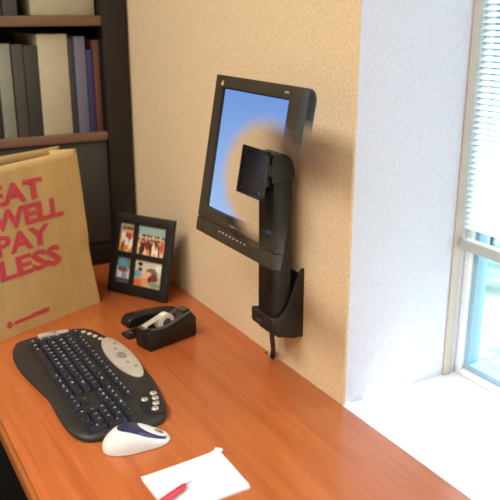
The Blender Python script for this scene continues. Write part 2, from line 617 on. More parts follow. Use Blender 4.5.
# ------------------------------------------------------------------ photo frame
fa, fb = Vector((-1.782, .586, DZ)), Vector((-1.623, .681, DZ))
fe = (fb - fa).normalized()
fw, fh = .187, .206
lean = math.radians(14)
pf = thing('photo_frame', 'black picture frame with four colour photos, standing behind the paper bag', 'photo frame', fa + Vector((0, 0, .0036)))
pf.rotation_euler = (-lean, 0, math.atan2(fe.y, fe.x))
cols = ((.021, .066), (.079, .164))
rows = ((.027, .094), (.108, .182))
cols_b = ((.021, .069), (.079, .160))
bm = bmesh.new()
# front plate with four openings: strips
ft = .012
xs = [0, .021, .066, .079, .164, fw]
zs = [0, .027, .094, .108, .182, fh]
b2 = bmesh.new()
grid = {}
for i, x in enumerate(xs):
    for j, z in enumerate(zs):
        grid[i, j] = b2.verts.new((x, 0, z))
for i in range(5):
    for j in range(5):
        if i in (1, 3) and j in (1, 3):
            continue
        b2.faces.new((grid[i, j], grid[i + 1, j], grid[i + 1, j + 1], grid[i, j + 1]))
r = bmesh.ops.extrude_face_region(b2, geom=list(b2.faces))
for v in r['geom']:
    if isinstance(v, bmesh.types.BMVert):
        v.co.y += ft
bmesh.ops.recalc_face_normals(b2, faces=b2.faces)
eds = [e for e in b2.edges if len(e.link_faces) == 2 and e.calc_face_angle(0) > 1]
bmesh.ops.bevel(b2, geom=eds, offset=.0012, segments=2, affect='EDGES', profile=.5)
merge(bm, b2)
obj('frame_border', bm, mat('matt_black_wood', lin(13, 12, 11), .5, noise=(30, .1)), pf)
bm = bmesh.new(); box(bm, .004, fw - .004, ft - .004, ft + .002, .004, fh - .004); obj('backing_board', bm, M_rubber, pf)
bm = bmesh.new()
prism(bm, [(fw / 2 - .025, 0), (fw / 2 + .025, 0), (fw / 2 + .018, .13), (fw / 2 - .018, .13)], 0, .003,
      M=Matrix.Translation((0, .0825, .0190)) @ Matrix.Rotation(math.radians(32), 4, 'X') @ Matrix.Rotation(PI / 2, 4, 'X'))
obj('easel_back', bm, M_rubber, pf)


def paint(kind, rnd):
    """returns colour(u,v) of a small snapshot"""
    blobs = []
    if kind == 'team':
        base = lambda u, v: (150, 175, 165) if v > .68 else (196, 186, 150)
        for k in range(26):
            u = rnd.uniform(.04, .96); row = rnd.choice((.3, .42, .55))
            c = rnd.choice([(205, 60, 40), (230, 140, 70), (240, 200, 150), (120, 50, 40), (60, 45, 50), (250, 225, 190)])
            blobs.append((u, row - .2, .055, .2, c))
            blobs.append((u, row + .05, .035, .05, (214, 160, 120)))
            blobs.append((u, row + .10, .038, .035, (54, 40, 36)))
    elif kind == 'portrait':
        base = lambda u, v: (160, 150, 120) if v > .6 else (210, 150, 70)
        for k in range(16):
            u = rnd.uniform(.1, .9)
            blobs.append((u, rnd.uniform(.1, .6), .1, .16, rnd.choice([(225, 130, 50), (240, 200, 160), (190, 60, 50), (240, 235, 220), (120, 80, 50)])))
        for u in (.3, .55, .75):
            blobs.append((u, .72, .09, .08, (216, 164, 124)))
            blobs.append((u, .80, .1, .05, (70, 50, 40)))
        blobs.append((.5, .35, .1, .14, (225, 235, 235)))
    elif kind == 'car':
        base = lambda u, v: (90, 100, 120) if v > .62 else ((196, 200, 205) if v > .2 else (86, 80, 96))
        blobs += [(.42, .75, .34, .16, (96, 160, 170)), (.42, .52, .34, .1, (110, 90, 96)), (.85, .75, .1, .22, (110, 130, 110)),
                  (.5, .47, .25, .07, (140, 84, 92)), (.45, .28, .04, .12, (50, 52, 70)), (.62, .28, .04, .12, (60, 60, 80)), (.3, .3, .04, .1, (235, 238, 240))]
    else:
        base = lambda u, v: (205, 196, 178) if v > .45 else (196, 170, 140)
        blobs += [(.2, .82, .08, .08, (40, 34, 36)), (.2, .62, .07, .09, (70, 54, 52)), (.12, .45, .12, .14, (120, 165, 180)),
                  (.62, .62, .2, .1, (130, 100, 84)), (.5, .42, .2, .16, (226, 180, 150)), (.7, .4, .14, .16, (120, 60, 50)),
                  (.4, .22, .25, .12, (220, 150, 110)), (.75, .14, .2, .08, (110, 150, 130)), (.15, .14, .14, .14, (214, 110, 60)), (.85, .75, .12, .14, (220, 226, 216)),
                  (.56, .3, .06, .12, (96, 46, 40))]
    def f(u, v):
        c = base(u, v)
        for bu, bv, ru, rv, cc in blobs:
            if ((u - bu) / ru) ** 2 + ((v - bv) / rv) ** 2 < 1:
                c = cc
        return lin(*c)
    return f


def snapshot(x0, x1, z0, z1, kind, seed, label):
    N = 36
    f = paint(kind, random.Random(seed))
    bm = bmesh.new()
    box(bm, x0 - .003, x1 + .003, ft - .0055, ft - .0045, z0 - .003, z1 + .003)
    lay = bm.loops.layers.float_color.new('print')
    for fc in bm.faces:
        for l in fc.loops:
            l[lay] = (.8, .8, .78, 1)
    vs = [[bm.verts.new((x0 - .002 + (x1 - x0 + .004) * i / N, ft - .0058, z0 - .002 + (z1 - z0 + .004) * j / N)) for i in range(N + 1)] for j in range(N + 1)]
    for j in range(N):
        for i in range(N):
            fc = bm.faces.new((vs[j][i], vs[j][i + 1], vs[j + 1][i + 1], vs[j + 1][i]))
            c = f((i + .5) / N, (j + .5) / N)
            for l in fc.loops:
                l[lay] = c
    obj('photo', bm, M_photo, pf, recalc=False)['label'] = label


snapshot(.021, .066, .108, .182, 'portrait', 2, 'small snapshot of people in orange')
snapshot(.079, .164, .108, .182, 'team', 3, 'group snapshot of a crowd in red and orange')
snapshot(.021, .066, .027, .094, 'car', 4, 'snapshot with a teal and white scene')
snapshot(.079, .164, .027, .094, 'beach', 5, 'snapshot of people close together')

# ------------------------------------------------------------------ tape dispenser
FRc = Vector((-1.380, .5385, DZ))
ax = Vector((-.2530, .9675, 0))
td = thing('tape_dispenser', 'black desk tape dispenser beside the photo frame, holding a cream roll', 'tape dispenser', FRc)
td.rotation_euler = (0, 0, math.atan2(ax.y, ax.x) - PI / 2)     # local y = towards the back, -x = left
TW, TL = .047, .132
bm = bmesh.new()
# side profile (y, z): high back sloping down to the cutter at the front
prof = [(.004, 0), (.0, .012), (.003, .044), (.010, .047), (.03, .0435), (.05, .0430), (.085, .0495), (.110, .057), (.122, .059), (TL + .002, .044), (TL + .002, .004), (TL - .002, 0)]
Mx = Matrix(((0, 0, 1, 0), (1, 0, 0, 0), (0, 1, 0, 0), (0, 0, 0, 1)))   # (y,z,x)->(x,y,z)
for x0, x1 in ((-TW, -TW + .010), (-.010, 0)):
    prism(bm, prof, x0, x1, bev=.0018, M=Mx)
prism(bm, [(.004, 0), (.0, .012), (.003, .046), (.012, .048), (.026, .040), (.03, .008), (.1, .008), (.106, .062), (.122, .064), (TL, .05), (TL, .004), (TL - .002, 0)],
      -TW + .0095, -.0095, bev=.001, M=Mx)
obj('housing', bm, M_black, td)
bm = bmesh.new()
for x0, x1 in ((-TW + .0102, -TW + .0112), (-.0112, -.0102)):
    prism(bm, [(.031, .010), (.099, .010), (.104, .0565), (.085, .0485), (.05, .0405), (.031, .0415)], x0, x1, M=Mx)
prism(bm, [(.0985, .012), (.1050, .058), (.1035, .058), (.097, .012)], -TW + .0115, -.0115, M=Mx)
top = [(.012, .0472), (.03, .0437), (.05, .0432), (.085, .0497), (.110, .0572), (.121, .0592)]  # grey strips along the black rim paint in the light its top catches
for x0, x1 in ((-TW + .0016, -TW + .0125), (-.0125, -.0016)):
    prism(bm, top + [(y, z + .0009) for y, z in top[::-1]], x0, x1, M=Mx)
prism(bm, [(.104, .0622), (.122, .0642), (.122, .0648), (.104, .0630)], -TW + .0125, -.0125, M=Mx)
obj('lining_and_rim_sheen', bm, M_greyin, td)
bm = bmesh.new()
rbox(bm, -TW + .012, -.012, .0005, .012, .0488, .0512, .0005)
for k in range(11):
    x = -TW + .0135 + k * .002
    prism(bm, [(x, -.002), (x + .001, .001), (x - .001, .001)], .0495, .0505)
obj('cutter', bm, M_steel, td)
# roll of tape: its own thing
tr_ = thing('tape_roll', 'cream roll of sticky tape sitting in the black dispenser', 'tape', FRc)
tr_.rotation_euler = td.rotation_euler
rc = Vector((-TW / 2, .063, .046))
RM = Matrix.Translation(rc) @ Matrix.Rotation(PI / 2, 4, 'Y')
bm = bmesh.new()
lathe(bm, [(.0130, -.0085), (.0210, -.0085), (.0214, -.008), (.0214, .008), (.0210, .0085), (.0130, .0085)], 40, RM, closed=True)
b2 = bmesh.new()
obj('tape', bm, M_tape, tr_)
bm = bmesh.new()
lathe(bm, [(.0115, -.0088), (.0131, -.0088), (.0131, .0088), (.0115, .0088)], 40, RM, closed=True)
obj('core', bm, M_paper, tr_)
bm = bmesh.new()
p0 = Vector((rc.x, .006, .0522)); p1 = Vector((rc.x, rc.y - .010, rc.z + .0190))
for a, b in ((p0, p1),):
    vs = [bm.verts.new(q) for q in (a + Vector((-.008, 0, 0)), a + Vector((.008, 0, 0)), b + Vector((.008, 0, 0)), b + Vector((-.008, 0, 0)))]
    f = bm.faces.new(vs)
bmesh.ops.solidify(bm, geom=list(bm.faces), thickness=.0005)
obj('loose_end', bm, M_tape, tr_)
bm = bmesh.new()
lathe(bm, [(0, -.0128), (.0070, -.0128), (.0070, -.009), (.0112, -.0085), (.0112, .0085), (.0070, .009), (.0070, .0128), (0, .0128)], 24, RM)
obj('spindle', bm, M_greyin, td)

# ------------------------------------------------------------------ stapler
st = thing('stapler', 'black stapler lying between the tape dispenser and the photo frame', 'stapler', (-1.482, .528, DZ))
sd = Vector((-.025, .155, 0)).normalized()
st.rotation_euler = (0, 0, math.atan2(sd.y, sd.x) - PI / 2)
SLn = .150
bm = bmesh.new()
prism(bm, catmull([(-.018, .002), (-.012, -.006), (.012, -.006), (.018, .002), (.019, .06), (.018, .145), (-.018, .145), (-.019, .06)], 4), 0, .007, bev=.002)
obj('base', bm, M_rubber, st)
bm = bmesh.new()
rbox(bm, -.009, .009, -.002, .013, .0072, .0088, .0005)
obj('anvil', bm, M_steel, st)
bm = bmesh.new()
prism(bm, [(.004, .021), (.004, .029), (.13, .028), (.13, .014)], -.0095, .0095, bev=.001, M=Mx)
obj('magazine', bm, M_greyin, st)
bm = bmesh.new()
arm = [(-.004, .024), (-.006, .033), (-.003, .044), (.006, .050), (.03, .050), (.09, .046), (.13, .038), (.148, .028), (.148, .018), (.12, .022), (.02, .026)]
prism(bm, arm, -.0175, .0175, bev=.004, seg=3, M=Mx)
obj('arm', bm, M_black, st)
bm = bmesh.new()
prism(bm, [(.112, .006), (.112, .03), (.145, .028), (.147, .006)], -.014, .014, bev=.002, M=Mx)
obj('hinge', bm, M_black, st)

# ------------------------------------------------------------------ keyboard
KX, KY = -1.56, .28
kb = thing('keyboard', 'black multimedia keyboard with silver control panel on the desk', 'keyboard', (KX, KY, DZ))
ol = [(.004, .030), (.022, .012), (.070, -.002), (.140, -.004), (.215, .004), (.285, .013), (.345, .012), (.395, .012), (.432, .017), (.456, .032), (.465, .062),
      (.468, .110), (.466, .152), (.454, .176), (.427, .191), (.380, .203), (.310, .213), (.215, .215), (.130, .207), (.070, .196), (.028, .180), (.006, .150), (-.001, .090)]
olc = [(p.x, p.y) for p in catmull([Vector((a, b, 0)) for a, b in ol], 5)]
cx_, cy_ = .238, .105


def ktop(y):
    return .0135 + .035 * max(0, y - .03) * .9


def shrink(pts, d):
    n = len(pts); o = []
    for i in range(n):
        a, b = Vector(pts[i - 1]), Vector(pts[(i + 1) % n])
        t = (b - a).normalized()
        o.append((pts[i][0] - t.y * d, pts[i][1] + t.x * d))
    return o


bm = bmesh.new()
layers = []
for d, zf in ((.004, lambda y: 0.0), (.0, lambda y: .003), (.0, lambda y: .0075), (.002, lambda y: .6 * .0075 + .4 * ktop(y)), (.006, lambda y: ktop(y) - .0012), (.012, ktop)):
    ring = shrink(olc, d)
    layers.append([bm.verts.new((x, y, zf(y))) for x, y in ring])
n = len(olc)
for a, b in zip(layers, layers[1:]):
    for i in range(n):
        bm.faces.new((a[i], a[(i + 1) % n], b[(i + 1) % n], b[i]))
bm.faces.new(layers[0][::-1])
bm.faces.new(layers[-1])
obj('case', bm, M_body, kb, sharp=50)

U = .0185
X0 = -1.523 - KX
Y0 = .316 - KY


def R5(r):
    return Y0 + r * .0182 + .0091


keys = []   # (x centre, y centre, width, depth, text)
r0 = [('Ctrl', 1.25), ('Win', 1.25), ('Alt', 1.25), ('', 6.25), ('Alt', 1.25), ('Win', 1.25), ('Menu', 1.25), ('Ctrl', 1.25)]
r1 = [('Shift', 2.25)] + [(c, 1) for c in 'ZXCVBNM,./'] + [('Shift', 2.75)]
r2 = [('Caps', 1.75)] + [(c, 1) for c in "ASDFGHJKL;'"] + [('Enter', 2.25)]
r3 = [('Tab', 1.5)] + [(c, 1) for c in 'QWERTYUIOP[]'] + [('\\', 1.5)]
r4 = [(c, 1) for c in '`1234567890-='] + [('Back', 2)]
for i, row in enumerate((r0, r1, r2, r3, r4)):
    x = 0
    for c, w in row:
        keys.append((X0 + (x + w / 2) * U, R5(i), w, 1, c))
        x += w
yF = R5(5) + .005
for x, c in [(0, 'Esc')] + [(2 + k, 'F%d' % (k + 1)) for k in range(4)] + [(6.5 + k, 'F%d' % (k + 5)) for k in range(4)] + [(11 + k, 'F%d' % (k + 9)) for k in range(4)]:
    keys.append((X0 + (x + .5) * U, yF, 1, .9, c))
nx0 = 15.3
for k, c in enumerate(('Prt', 'Scr', 'Pau')):
    keys.append((X0 + (nx0 + k + .5) * U, yF, 1, .9, c))
for k, c in enumerate(('Ins', 'Hm', 'PU')):
    keys.append((X0 + (nx0 + k + .5) * U, R5(4), 1, 1, c))
for k, c in enumerate(('Del', 'End', 'PD')):
    keys.append((X0 + (nx0 + k + .5) * U, R5(3), 1, 1, c))
keys.append((X0 + (nx0 + 1.5) * U, R5(1), 1, 1, '^'))
for k, c in enumerate('<v>'):
    keys.append((X0 + (nx0 + k + .5) * U, R5(0), 1, 1, c))
p0x = 18.6
for k, c in enumerate(('Num', '/', '*', '-')):
    keys.append((X0 + (p0x + k + .5) * U, R5(4), 1, 1, c))
for i, s in enumerate(('123', '456', '789')):
    for k, c in enumerate(s):
        keys.append((X0 + (p0x + k + .5) * U, R5(1 + i), 1, 1, c))
keys.append((X0 + (p0x + 1) * U, R5(0), 2, 1, '0'))
keys.append((X0 + (p0x + 2.5) * U, R5(0), 1, 1, '.'))
keys.append((X0 + (p0x + 3.5) * U, (R5(0) + R5(1)) / 2, 1, 2, 'Ent'))
keys.append((X0 + (p0x + 3.5) * U, (R5(2) + R5(3)) / 2, 1, 2, '+'))
keys.sort(key=lambda k: -(k[2] * k[3]) - k[0] * .01)


def key_geo(bm, x, y, w, d, c):
    hw, hd = w * U / 2 - .0012, d * .0182 / 2 - .0012
    zb = ktop(y) - .001
    zt = zb + .0090
    b2 = bmesh.new()
    lo = [b2.verts.new(p) for p in ((x - hw, y - hd, zb), (x + hw, y - hd, zb), (x + hw, y + hd, zb), (x - hw, y + hd, zb))]
    i = .0022
    hi = [b2.verts.new(p) for p in ((x - hw + i, y - hd + i, zt - .0006), (x + hw - i, y - hd + i, zt - .0006), (x + hw - i, y + hd - i * .6, zt + .0006), (x - hw + i, y + hd - i * .6, zt + .0006))]
    b2.faces.new(hi)
    for k in range(4):
        b2.faces.new((lo[k], lo[(k + 1) % 4], hi[(k + 1) % 4], hi[k]))
    e = [q for q in b2.edges if not q.is_boundary]
    bmesh.ops.bevel(b2, geom=e, offset=.0009, segments=2, affect='EDGES', profile=.5)
    merge(bm, b2)
    if c:
        sz = .0068 if len(c) == 1 else .0044
        xx = x - hw + i + .0010
        text_bm(c, sz, Matrix.Translation((xx, y - .0005, zt + .0002 + .0002)) @ Matrix.Rotation(.06, 4, 'X'), 1, .00018, 'LEFT', into=bm)


rest = bmesh.new()
for k, (x, y, w, d, c) in enumerate(keys):
    if k < 100:
        bm = bmesh.new()
        key_geo(bm, x, y, w, d, c)
        o = obj('key', bm, [M_key, M_legend], kb, recalc=False)
        if w > 6:
            o['label'] = 'long space bar'
    else:
        key_geo(rest, x, y, w, d, c)
if len(keys) > 100:
    obj('key', rest, [M_key, M_legend], kb, recalc=False)['kind'] = 'stuff'
else:
    rest.free()

# silver media panel on the back edge
bm = bmesh.new()
lens = []
for k in range(40):
    a = 2 * PI * k / 40
    lens.append((.206 + .103 * math.cos(a), .190 + (.0225 if math.sin(a) > 0 else .028) * math.sin(a)))
prism(bm, lens, .012, .0225, bev=.0025, seg=3)
mp_ = obj('media_panel', bm, M_silver, kb); mp_['label'] = 'silver control panel on the back edge'
bm = bmesh.new()
lathe(bm, [(.0085, 0), (.0115, 0), (.0115, .0012), (.0085, .0018)], 28, Matrix.Translation((.206, .188, .0222)) @ Matrix.Diagonal((1.35, .85, 1, 1)), closed=True)
lathe(bm, [(0, 0), (.0066, 0), (.006, .0015), (0, .002)], 24, Matrix.Translation((.206, .188, .0222)) @ Matrix.Diagonal((1.35, .85, 1, 1)))
obj('volume_ring', bm, M_silver2, mp_)
for x, y in ((.170, .188), (.242, .188), (.146, .196), (.266, .196)):
    bm = bmesh.new()
    lathe(bm, [(0, 0), (.0042, 0), (.0038, .0012), (0, .0016)], 18, Matrix.Translation((x, y, .0222)) @ Matrix.Diagonal((1.3, .8, 1, 1)))
    obj('media_button', bm, M_silver2, mp_)
# round silver buttons
for X, Y in ((-1.517, .440), (-1.500, .448), (-1.482, .4545), (-1.462, .4600)):
    bm = bmesh.new()
    x, y = X - KX, Y - KY
    lathe(bm, [(0, 0), (.0058, 0), (.0056, .0025), (.0042, .0036), (0, .004)], 22, Matrix.Translation((x, y, ktop(y) - .0012)))
    obj('round_button', bm, M_silver, kb)
bm = bmesh.new()
lathe(bm, [(0, 0), (1, 0), (1, .0012), (.9, .0018), (0, .0018)], 36,
      Matrix.Translation((.416, .1695, ktop(.1695) - .0004)) @ Matrix.Rotation(-.22, 4, 'Z') @ Matrix.Diagonal((.040, .0215, 1, 1)))
obj('button_pad', bm, M_key, kb)['label'] = 'glossy black pad under five buttons'
for X, Y in ((-1.175, .4635), (-1.157, .4600), (-1.139, .4535), (-1.122, .4450), (-1.162, .4410)):
    bm = bmesh.new()
    x, y = X - KX, Y - KY
    lathe(bm, [(0, 0), (.0066, 0), (.0066, .0022), (.0052, .0034), (0, .0036)], 22, Matrix.Translation((x, y, ktop(y) + .0012)))
    lathe(bm, [(0, 0), (.003, 0), (.0028, .0006), (0, .0006)], 14, Matrix.Translation((x, y, ktop(y) + .0046)), mi=1)
    obj('round_button', bm, [M_silver, M_silver2], kb)
# silver strip at the left end
bm = bmesh.new()
strip = [(.008, .070), (.012, .066), (.022, .068), (.024, .1), (.025, .130), (.017, .133), (.010, .128), (.0075, .1)]
prism(bm, [(p.x, p.y) for p in catmull([Vector((a, b, 0)) for a, b in strip], 4)], .010, .0195, bev=.0015)
sp_ = obj('scroll_strip', bm, M_silver, kb); sp_['label'] = 'silver strip at the left end'
bm = bmesh.new()
lathe(bm, [(0, -.004), (.009, -.004), (.0098, -.003), (.0098, .003), (.009, .004), (0, .004)], 24, Matrix.Translation((.0165, .099, .0135)) @ Matrix.Rotation(PI / 2, 4, 'Y'))
obj('scroll_wheel', bm, M_silver2, sp_)

# ------------------------------------------------------------------ mouse
ms_ = thing('computer_mouse', 'white mouse with navy top, lying beside the keyboard', 'mouse', (-1.060, .384, DZ))
ms_.rotation_euler = (0, 0, -math.atan2(.018, .11))
ML = .116


def mouse_pt(s, t, off=0.):
    y = -ML / 2 + ML * s
    e = 1 - abs(2 * s - 1) ** 2.5
    w = (.0330 - .006 * s) * max(0, e) ** (1 / 2.3)
    w *= 1 - .07 * math.exp(-((s - .62) / .16) ** 2)
    h = (.0372 * math.exp(-((s - .36) / .52) ** 2)) * max(0, 1 - abs(2 * s - 1) ** 3.2) ** (1 / 2.6)
    c, sn = math.cos(t), math.sin(t)
    p = Vector((w * math.copysign(abs(c) ** .85, c), y, h * abs(sn) ** .75 + .0012))
    if off:
        nrm = Vector((c * .6, (s - .45) * .8, sn)).normalized()
        p += nrm * off
    return p


def mouse_patch(inside, off, thick):
    NS, NT = 150, 110
    bm = bmesh.new(); cache = {}
    def V(i, j):
        if (i, j) not in cache:
            cache[i, j] = bm.verts.new(mouse_pt(.001 + .998 * i / NS, PI * j / NT, off))
        return cache[i, j]
    for i in range(NS):
        for j in range(NT):
            p = mouse_pt((i + .5) / NS, PI * (j + .5) / NT)
            if inside(p):
                bm.faces.new((V(i, j), V(i + 1, j), V(i + 1, j + 1), V(i, j + 1)))
    return bm


bm = mouse_patch(lambda p: True, 0, 0)
bnd = [e for e in bm.edges if e.is_boundary]
bmesh.ops.holes_fill(bm, edges=bnd, sides=0)
obj('shell', bm, M_mwhite, ms_, sharp=60)
bm = bmesh.new()
prism(bm, [(mouse_pt(s, 0).x * .97, mouse_pt(s, 0).y * .985) for s in [k / 30 for k in range(1, 30)]] + [(-mouse_pt(s, 0).x * .97, mouse_pt(s, 0).y * .985) for s in [k / 30 for k in range(29, 0, -1)]], 0, .003)
obj('underside', bm, M_greyin, ms_)


def ell(p, cx, cy, rx, ry, pw=2.):
    return abs((p.x - cx) / rx) ** pw + abs((p.y - cy) / ry) ** pw < 1


bm = mouse_patch(lambda p: ell(p, -.0015, .0130, .0225, .0440, 2.2) and p.z > .0085, .0006, 0)
obj('top_cover', bm, M_navy, ms_, sharp=60)['label'] = 'navy blue top cover'
bm = mouse_patch(lambda p: ell(p, -.0025, .0290, .0165, .0250, 2.2) and p.z > .0065, .0013, 0)
obj('button_plate', bm, M_mwhite, ms_, sharp=60)
bm = mouse_patch(lambda p: ell(p, .0005, .0390, .0040, .0075, 2.), .0019, 0)
obj('wheel_slot', bm, M_greyin, ms_, sharp=60)
bm = bmesh.new()
zt = mouse_pt((.037 + ML / 2) / ML, PI / 2).z
lathe(bm, [(0, -.002), (.0065, -.002), (.007, -.001), (.007, .001), (.0065, .002), (0, .002)], 20, Matrix.Translation((.0005, .039, zt - .0042)) @ Matrix.Rotation(PI / 2, 4, 'Y'))
obj('scroll_wheel', bm, M_silver2, ms_)

# ------------------------------------------------------------------ note pad and pen
pad = thing('note_pad', 'small stack of white note paper on the desk near the mouse', 'paper', (-.911, .424, DZ))
pad.rotation_euler = (0, 0, math.radians(1.5))
bm = bmesh.new()
prism(bm, [(-.049, -.07), (.056, -.07), (.056, .064), (-.049, .066)], 0, .0035)
obj('lower_pages', bm, M_paper, pad)
bm = bmesh.new()
N = 20
gr = []
for j in range(N + 1):
    row = []
    for i in range(N + 1):
        u, v_ = i / N, j / N
        p = Vector((-.054 + .104 * u, -.07 + .137 * v_, .0040))
        p.z += .004 * (1 - u) * v_ ** 2 + .0012 * math.sin(u * 5)  * v_
        k = max(0, (v_ - .90) / .10) * max(0, (.28 - u) / .28)
        p.z += .003 * k
        row.append(bm.verts.new(p))
    gr.append(row)
for j in range(N):
    for i in range(N):
        bm.faces.new((gr[j][i], gr[j][i + 1], gr[j + 1][i + 1], gr[j + 1][i]))
obj('top_sheet', bm, M_paper, pad, recalc=False).modifiers.new('Solidify', 'SOLIDIFY').thickness = .0004
bm = bmesh.new()
tube(bm, [(-.0565, .0640, .0078), (-.0530, .0680, .0078), (-.0480, .0730, .0076)], .0032, 12)
o = obj('curled_corner', bm, M_paper, pad)

pn = thing('pen', 'red pen lying on the white note paper at the bottom edge', 'pen', (-.9010, .4035, DZ + .0108))
pd = Vector((.016, -.039, 0)).normalized()
pn.rotation_euler = (0, 0, math.atan2(pd.y, pd.x))
bm = bmesh.new()
PM = Matrix.Rotation(PI / 2, 4, 'Y')
lathe(bm, [(0, .003), (.0036, .003), (.0050, .008), (.0054, .03), (.0054, .100), (.0045, .104), (0, .104)], 24, PM)
obj('barrel', bm, M_red, pn)
bm = bmesh.new()
lathe(bm, [(0, -.015), (.0006, -.0145), (.0012, -.006), (.0030, .003), (0, .003)], 16, PM)
obj('tip', bm, M_steel, pn)
bm = bmesh.new()
rbox(bm, .062, .102, -.0014, .0014, .0056, .0068, .0004)
rbox(bm, .098, .103, -.0014, .0014, .0038, .0068, .0004)
obj('clip', bm, M_red, pn)

# ------------------------------------------------------------------ wall mount
wm = thing('monitor_mount', 'black wall mount with upright post and square plate behind the monitor', 'monitor mount', (-1.166, WY, DZ))
px0, px1 = -.029, .029          # post x range (local)
# pocket with rising wings on the wall
bm = bmesh.new()
rbox(bm, -.038, .034, -.006, 0, .084, .214, .002)
side = [(0, .086), (-.022, .086), (-.058, .096), (-.074, .112), (-.075, .136), (-.071, .140), (-.060, .137), (-.050, .140), (-.040, .152), (-.030, .176), (-.018, .206), (-.006, .226), (0, .228)]
for x0, x1 in ((-.040, -.0325), (.0290, .0355)):
    prism(bm, side, x0, x1, bev=.0018, M=Mx)
prism(bm, [(-.058, .096), (-.076, .112), (-.076, .138), (-.069, .140), (-.069, .114), (-.054, .102)], -.034, .032, bev=.0012, M=Mx)
prism(bm, [(-.004, .086), (-.022, .086), (-.058, .096), (-.058, .104), (-.022, .094), (-.004, .094)], -.034, .032, bev=.001, M=Mx)
obj('wall_pocket', bm, M_blackm, wm)
bm = bmesh.new()
text_bm('ergo', .007, Matrix.Translation((-.012, -.0792, .108)) @ Matrix.Rotation(PI / 2, 4, 'X'), 0, .0002, 'CENTER', into=bm) if False else \
    [rbox(bm, -.020 + .0045 * k, -.017 + .0045 * k, -.0767, -.0758, .118, .124, .0003) for k in range(5)]
obj('raised_mark', bm, M_greyin, wm)
# post
bm = bmesh.new()
rbox(bm, px0, px1, -.067, -.0235, .098, .408, .006, 3)
obj('post', bm, M_blackm, wm)
bm = bmesh.new()
rbox(bm, px1 - .001, px1 + .0012, -.060, -.030, .13, .405, .0006)
rbox(bm, px0 + .010, px1 - .010, -.0685, -.066, .13, .40, .0006)
obj('cable_cover', bm, M_black, wm)
# head, rounded at the back
bm = bmesh.new()
hp = [(-.072, .400), (-.074, .420), (-.072, .446), (-.066, .452), (-.045, .452), (-.034, .447), (-.026, .436), (-.022, .420), (-.022, .400)]
prism(bm, hp, px0 - .001, px1 + .001, bev=.003, seg=2, M=Mx)
hd = obj('head', bm, M_blackm, wm)
bm = bmesh.new()
lathe(bm, [(0, -.0285), (.011, -.0285), (.012, -.0275), (.012, .0275), (.011, .0285), (0, .0285)], 28, Matrix.Translation((0, -.070, .424)) @ Matrix.Rotation(PI / 2, 4, 'Y'))
obj('tilt_hinge', bm, M_black, wm)
# plate (tilted)
T = math.radians(-9.9)
PL = Matrix.Translation((-.0085, -.0895, .4165)) @ Matrix.Rotation(T, 4, 'X')
bm = bmesh.new()
hwp, hhp = .0465, .0445
rim = .0075
rbox(bm, -hwp, hwp, 0, .004, -hhp, hhp, .0012, M=PL)
for a in ((-hwp, hwp, hhp - rim, hhp), (-hwp, hwp, -hhp, -hhp + rim), (-hwp, -hwp + rim, -hhp, hhp), (hwp - rim, hwp, -hhp, hhp)):
    rbox(bm, a[0], a[1], -.0030, .003, a[2], a[3], .001, M=PL)
pl = obj('mount_plate', bm, mat('grey_black_plate', lin(44, 41, 37), .45, noise=(40, .1)), wm); pl['label'] = 'square mounting plate'
for x in (-.034, .034):
    for z in (-.034, .034):
        bm = bmesh.new()
        lathe(bm, [(0, 0), (.0036, 0), (.0034, .0014), (.002, .002), (0, .0016)], 16, PL @ Matrix.Translation((x, 0, z)) @ Matrix.Rotation(PI / 2, 4, 'X'))
        obj('screw', bm, M_greyin, pl)
bm = bmesh.new()
rbox(bm, -.022, .030, .002, .022, -.022, .030, .003, M=PL)
obj('bracket', bm, M_black, wm)

cb = bmesh.new()
cpts = catmull([Vector(p) for p in ((-1.182, .726, DZ + .110), (-1.186, .728, DZ + .075), (-1.203, .741, DZ + .042), (-1.224, .7545, DZ + .018), (-1.236, .7600, DZ + .004), (-1.240, .7605, DZ - .03), (-1.240, .7605, DZ - .25))], 6, closed=False)
tube(cb, cpts, .0052, 12)
tag(obj('cable', cb, mat('grey_black_cable', lin(58, 54, 52), .5, noise=(40, .1))), 'black cable dropping from the wall mount behind the desk edge', 'cable')

# ------------------------------------------------------------------ monitor (its middle fades to clear, showing the arm behind)
tilt = math.radians(9.89)
mo = thing('monitor', 'flat black monitor with blue screen, see-through around the wall arm', 'monitor', (-1.102, .6155, DZ + .4453))
mo.rotation_euler = (-tilt, 0, 0)


def fade(m, r0=.076, r1=.128, cx=.058, sx=.86, cz=-.015):
    """mix the material with clear inside a soft circle in the monitor's own coordinates"""
    m = m.copy()
    nt = m.node_tree
    outn = nt.nodes['Material Output']
    src = outn.inputs['Surface'].links[0].from_socket
    tc = nt.nodes.new('ShaderNodeTexCoord'); tc.object = mo
    mp = nt.nodes.new('ShaderNodeMapping')
    mp.inputs['Location'].default_value = (-cx * sx, 0, -cz)
    mp.inputs['Scale'].default_value = (sx, 0, 1)
    nt.links.new(tc.outputs['Object'], mp.inputs[0])
    ln = nt.nodes.new('ShaderNodeVectorMath'); ln.operation = 'LENGTH'
    nt.links.new(mp.outputs[0], ln.inputs[0])
    mr = nt.nodes.new('ShaderNodeMapRange'); mr.interpolation_type = 'SMOOTHSTEP'
    mr.inputs['From Min'].default_value = r0
    mr.inputs['From Max'].default_value = r1
    nt.links.new(ln.outputs['Value'], mr.inputs['Value'])
    t = nt.nodes.new('ShaderNodeBsdfTransparent')
    mx = nt.nodes.new('ShaderNodeMixShader')
    nt.links.new(mr.outputs[0], mx.inputs[0])
    nt.links.new(t.outputs[0], mx.inputs[1])
    nt.links.new(src, mx.inputs[2])
    nt.links.new(mx.outputs[0], outn.inputs['Surface'])
    return m


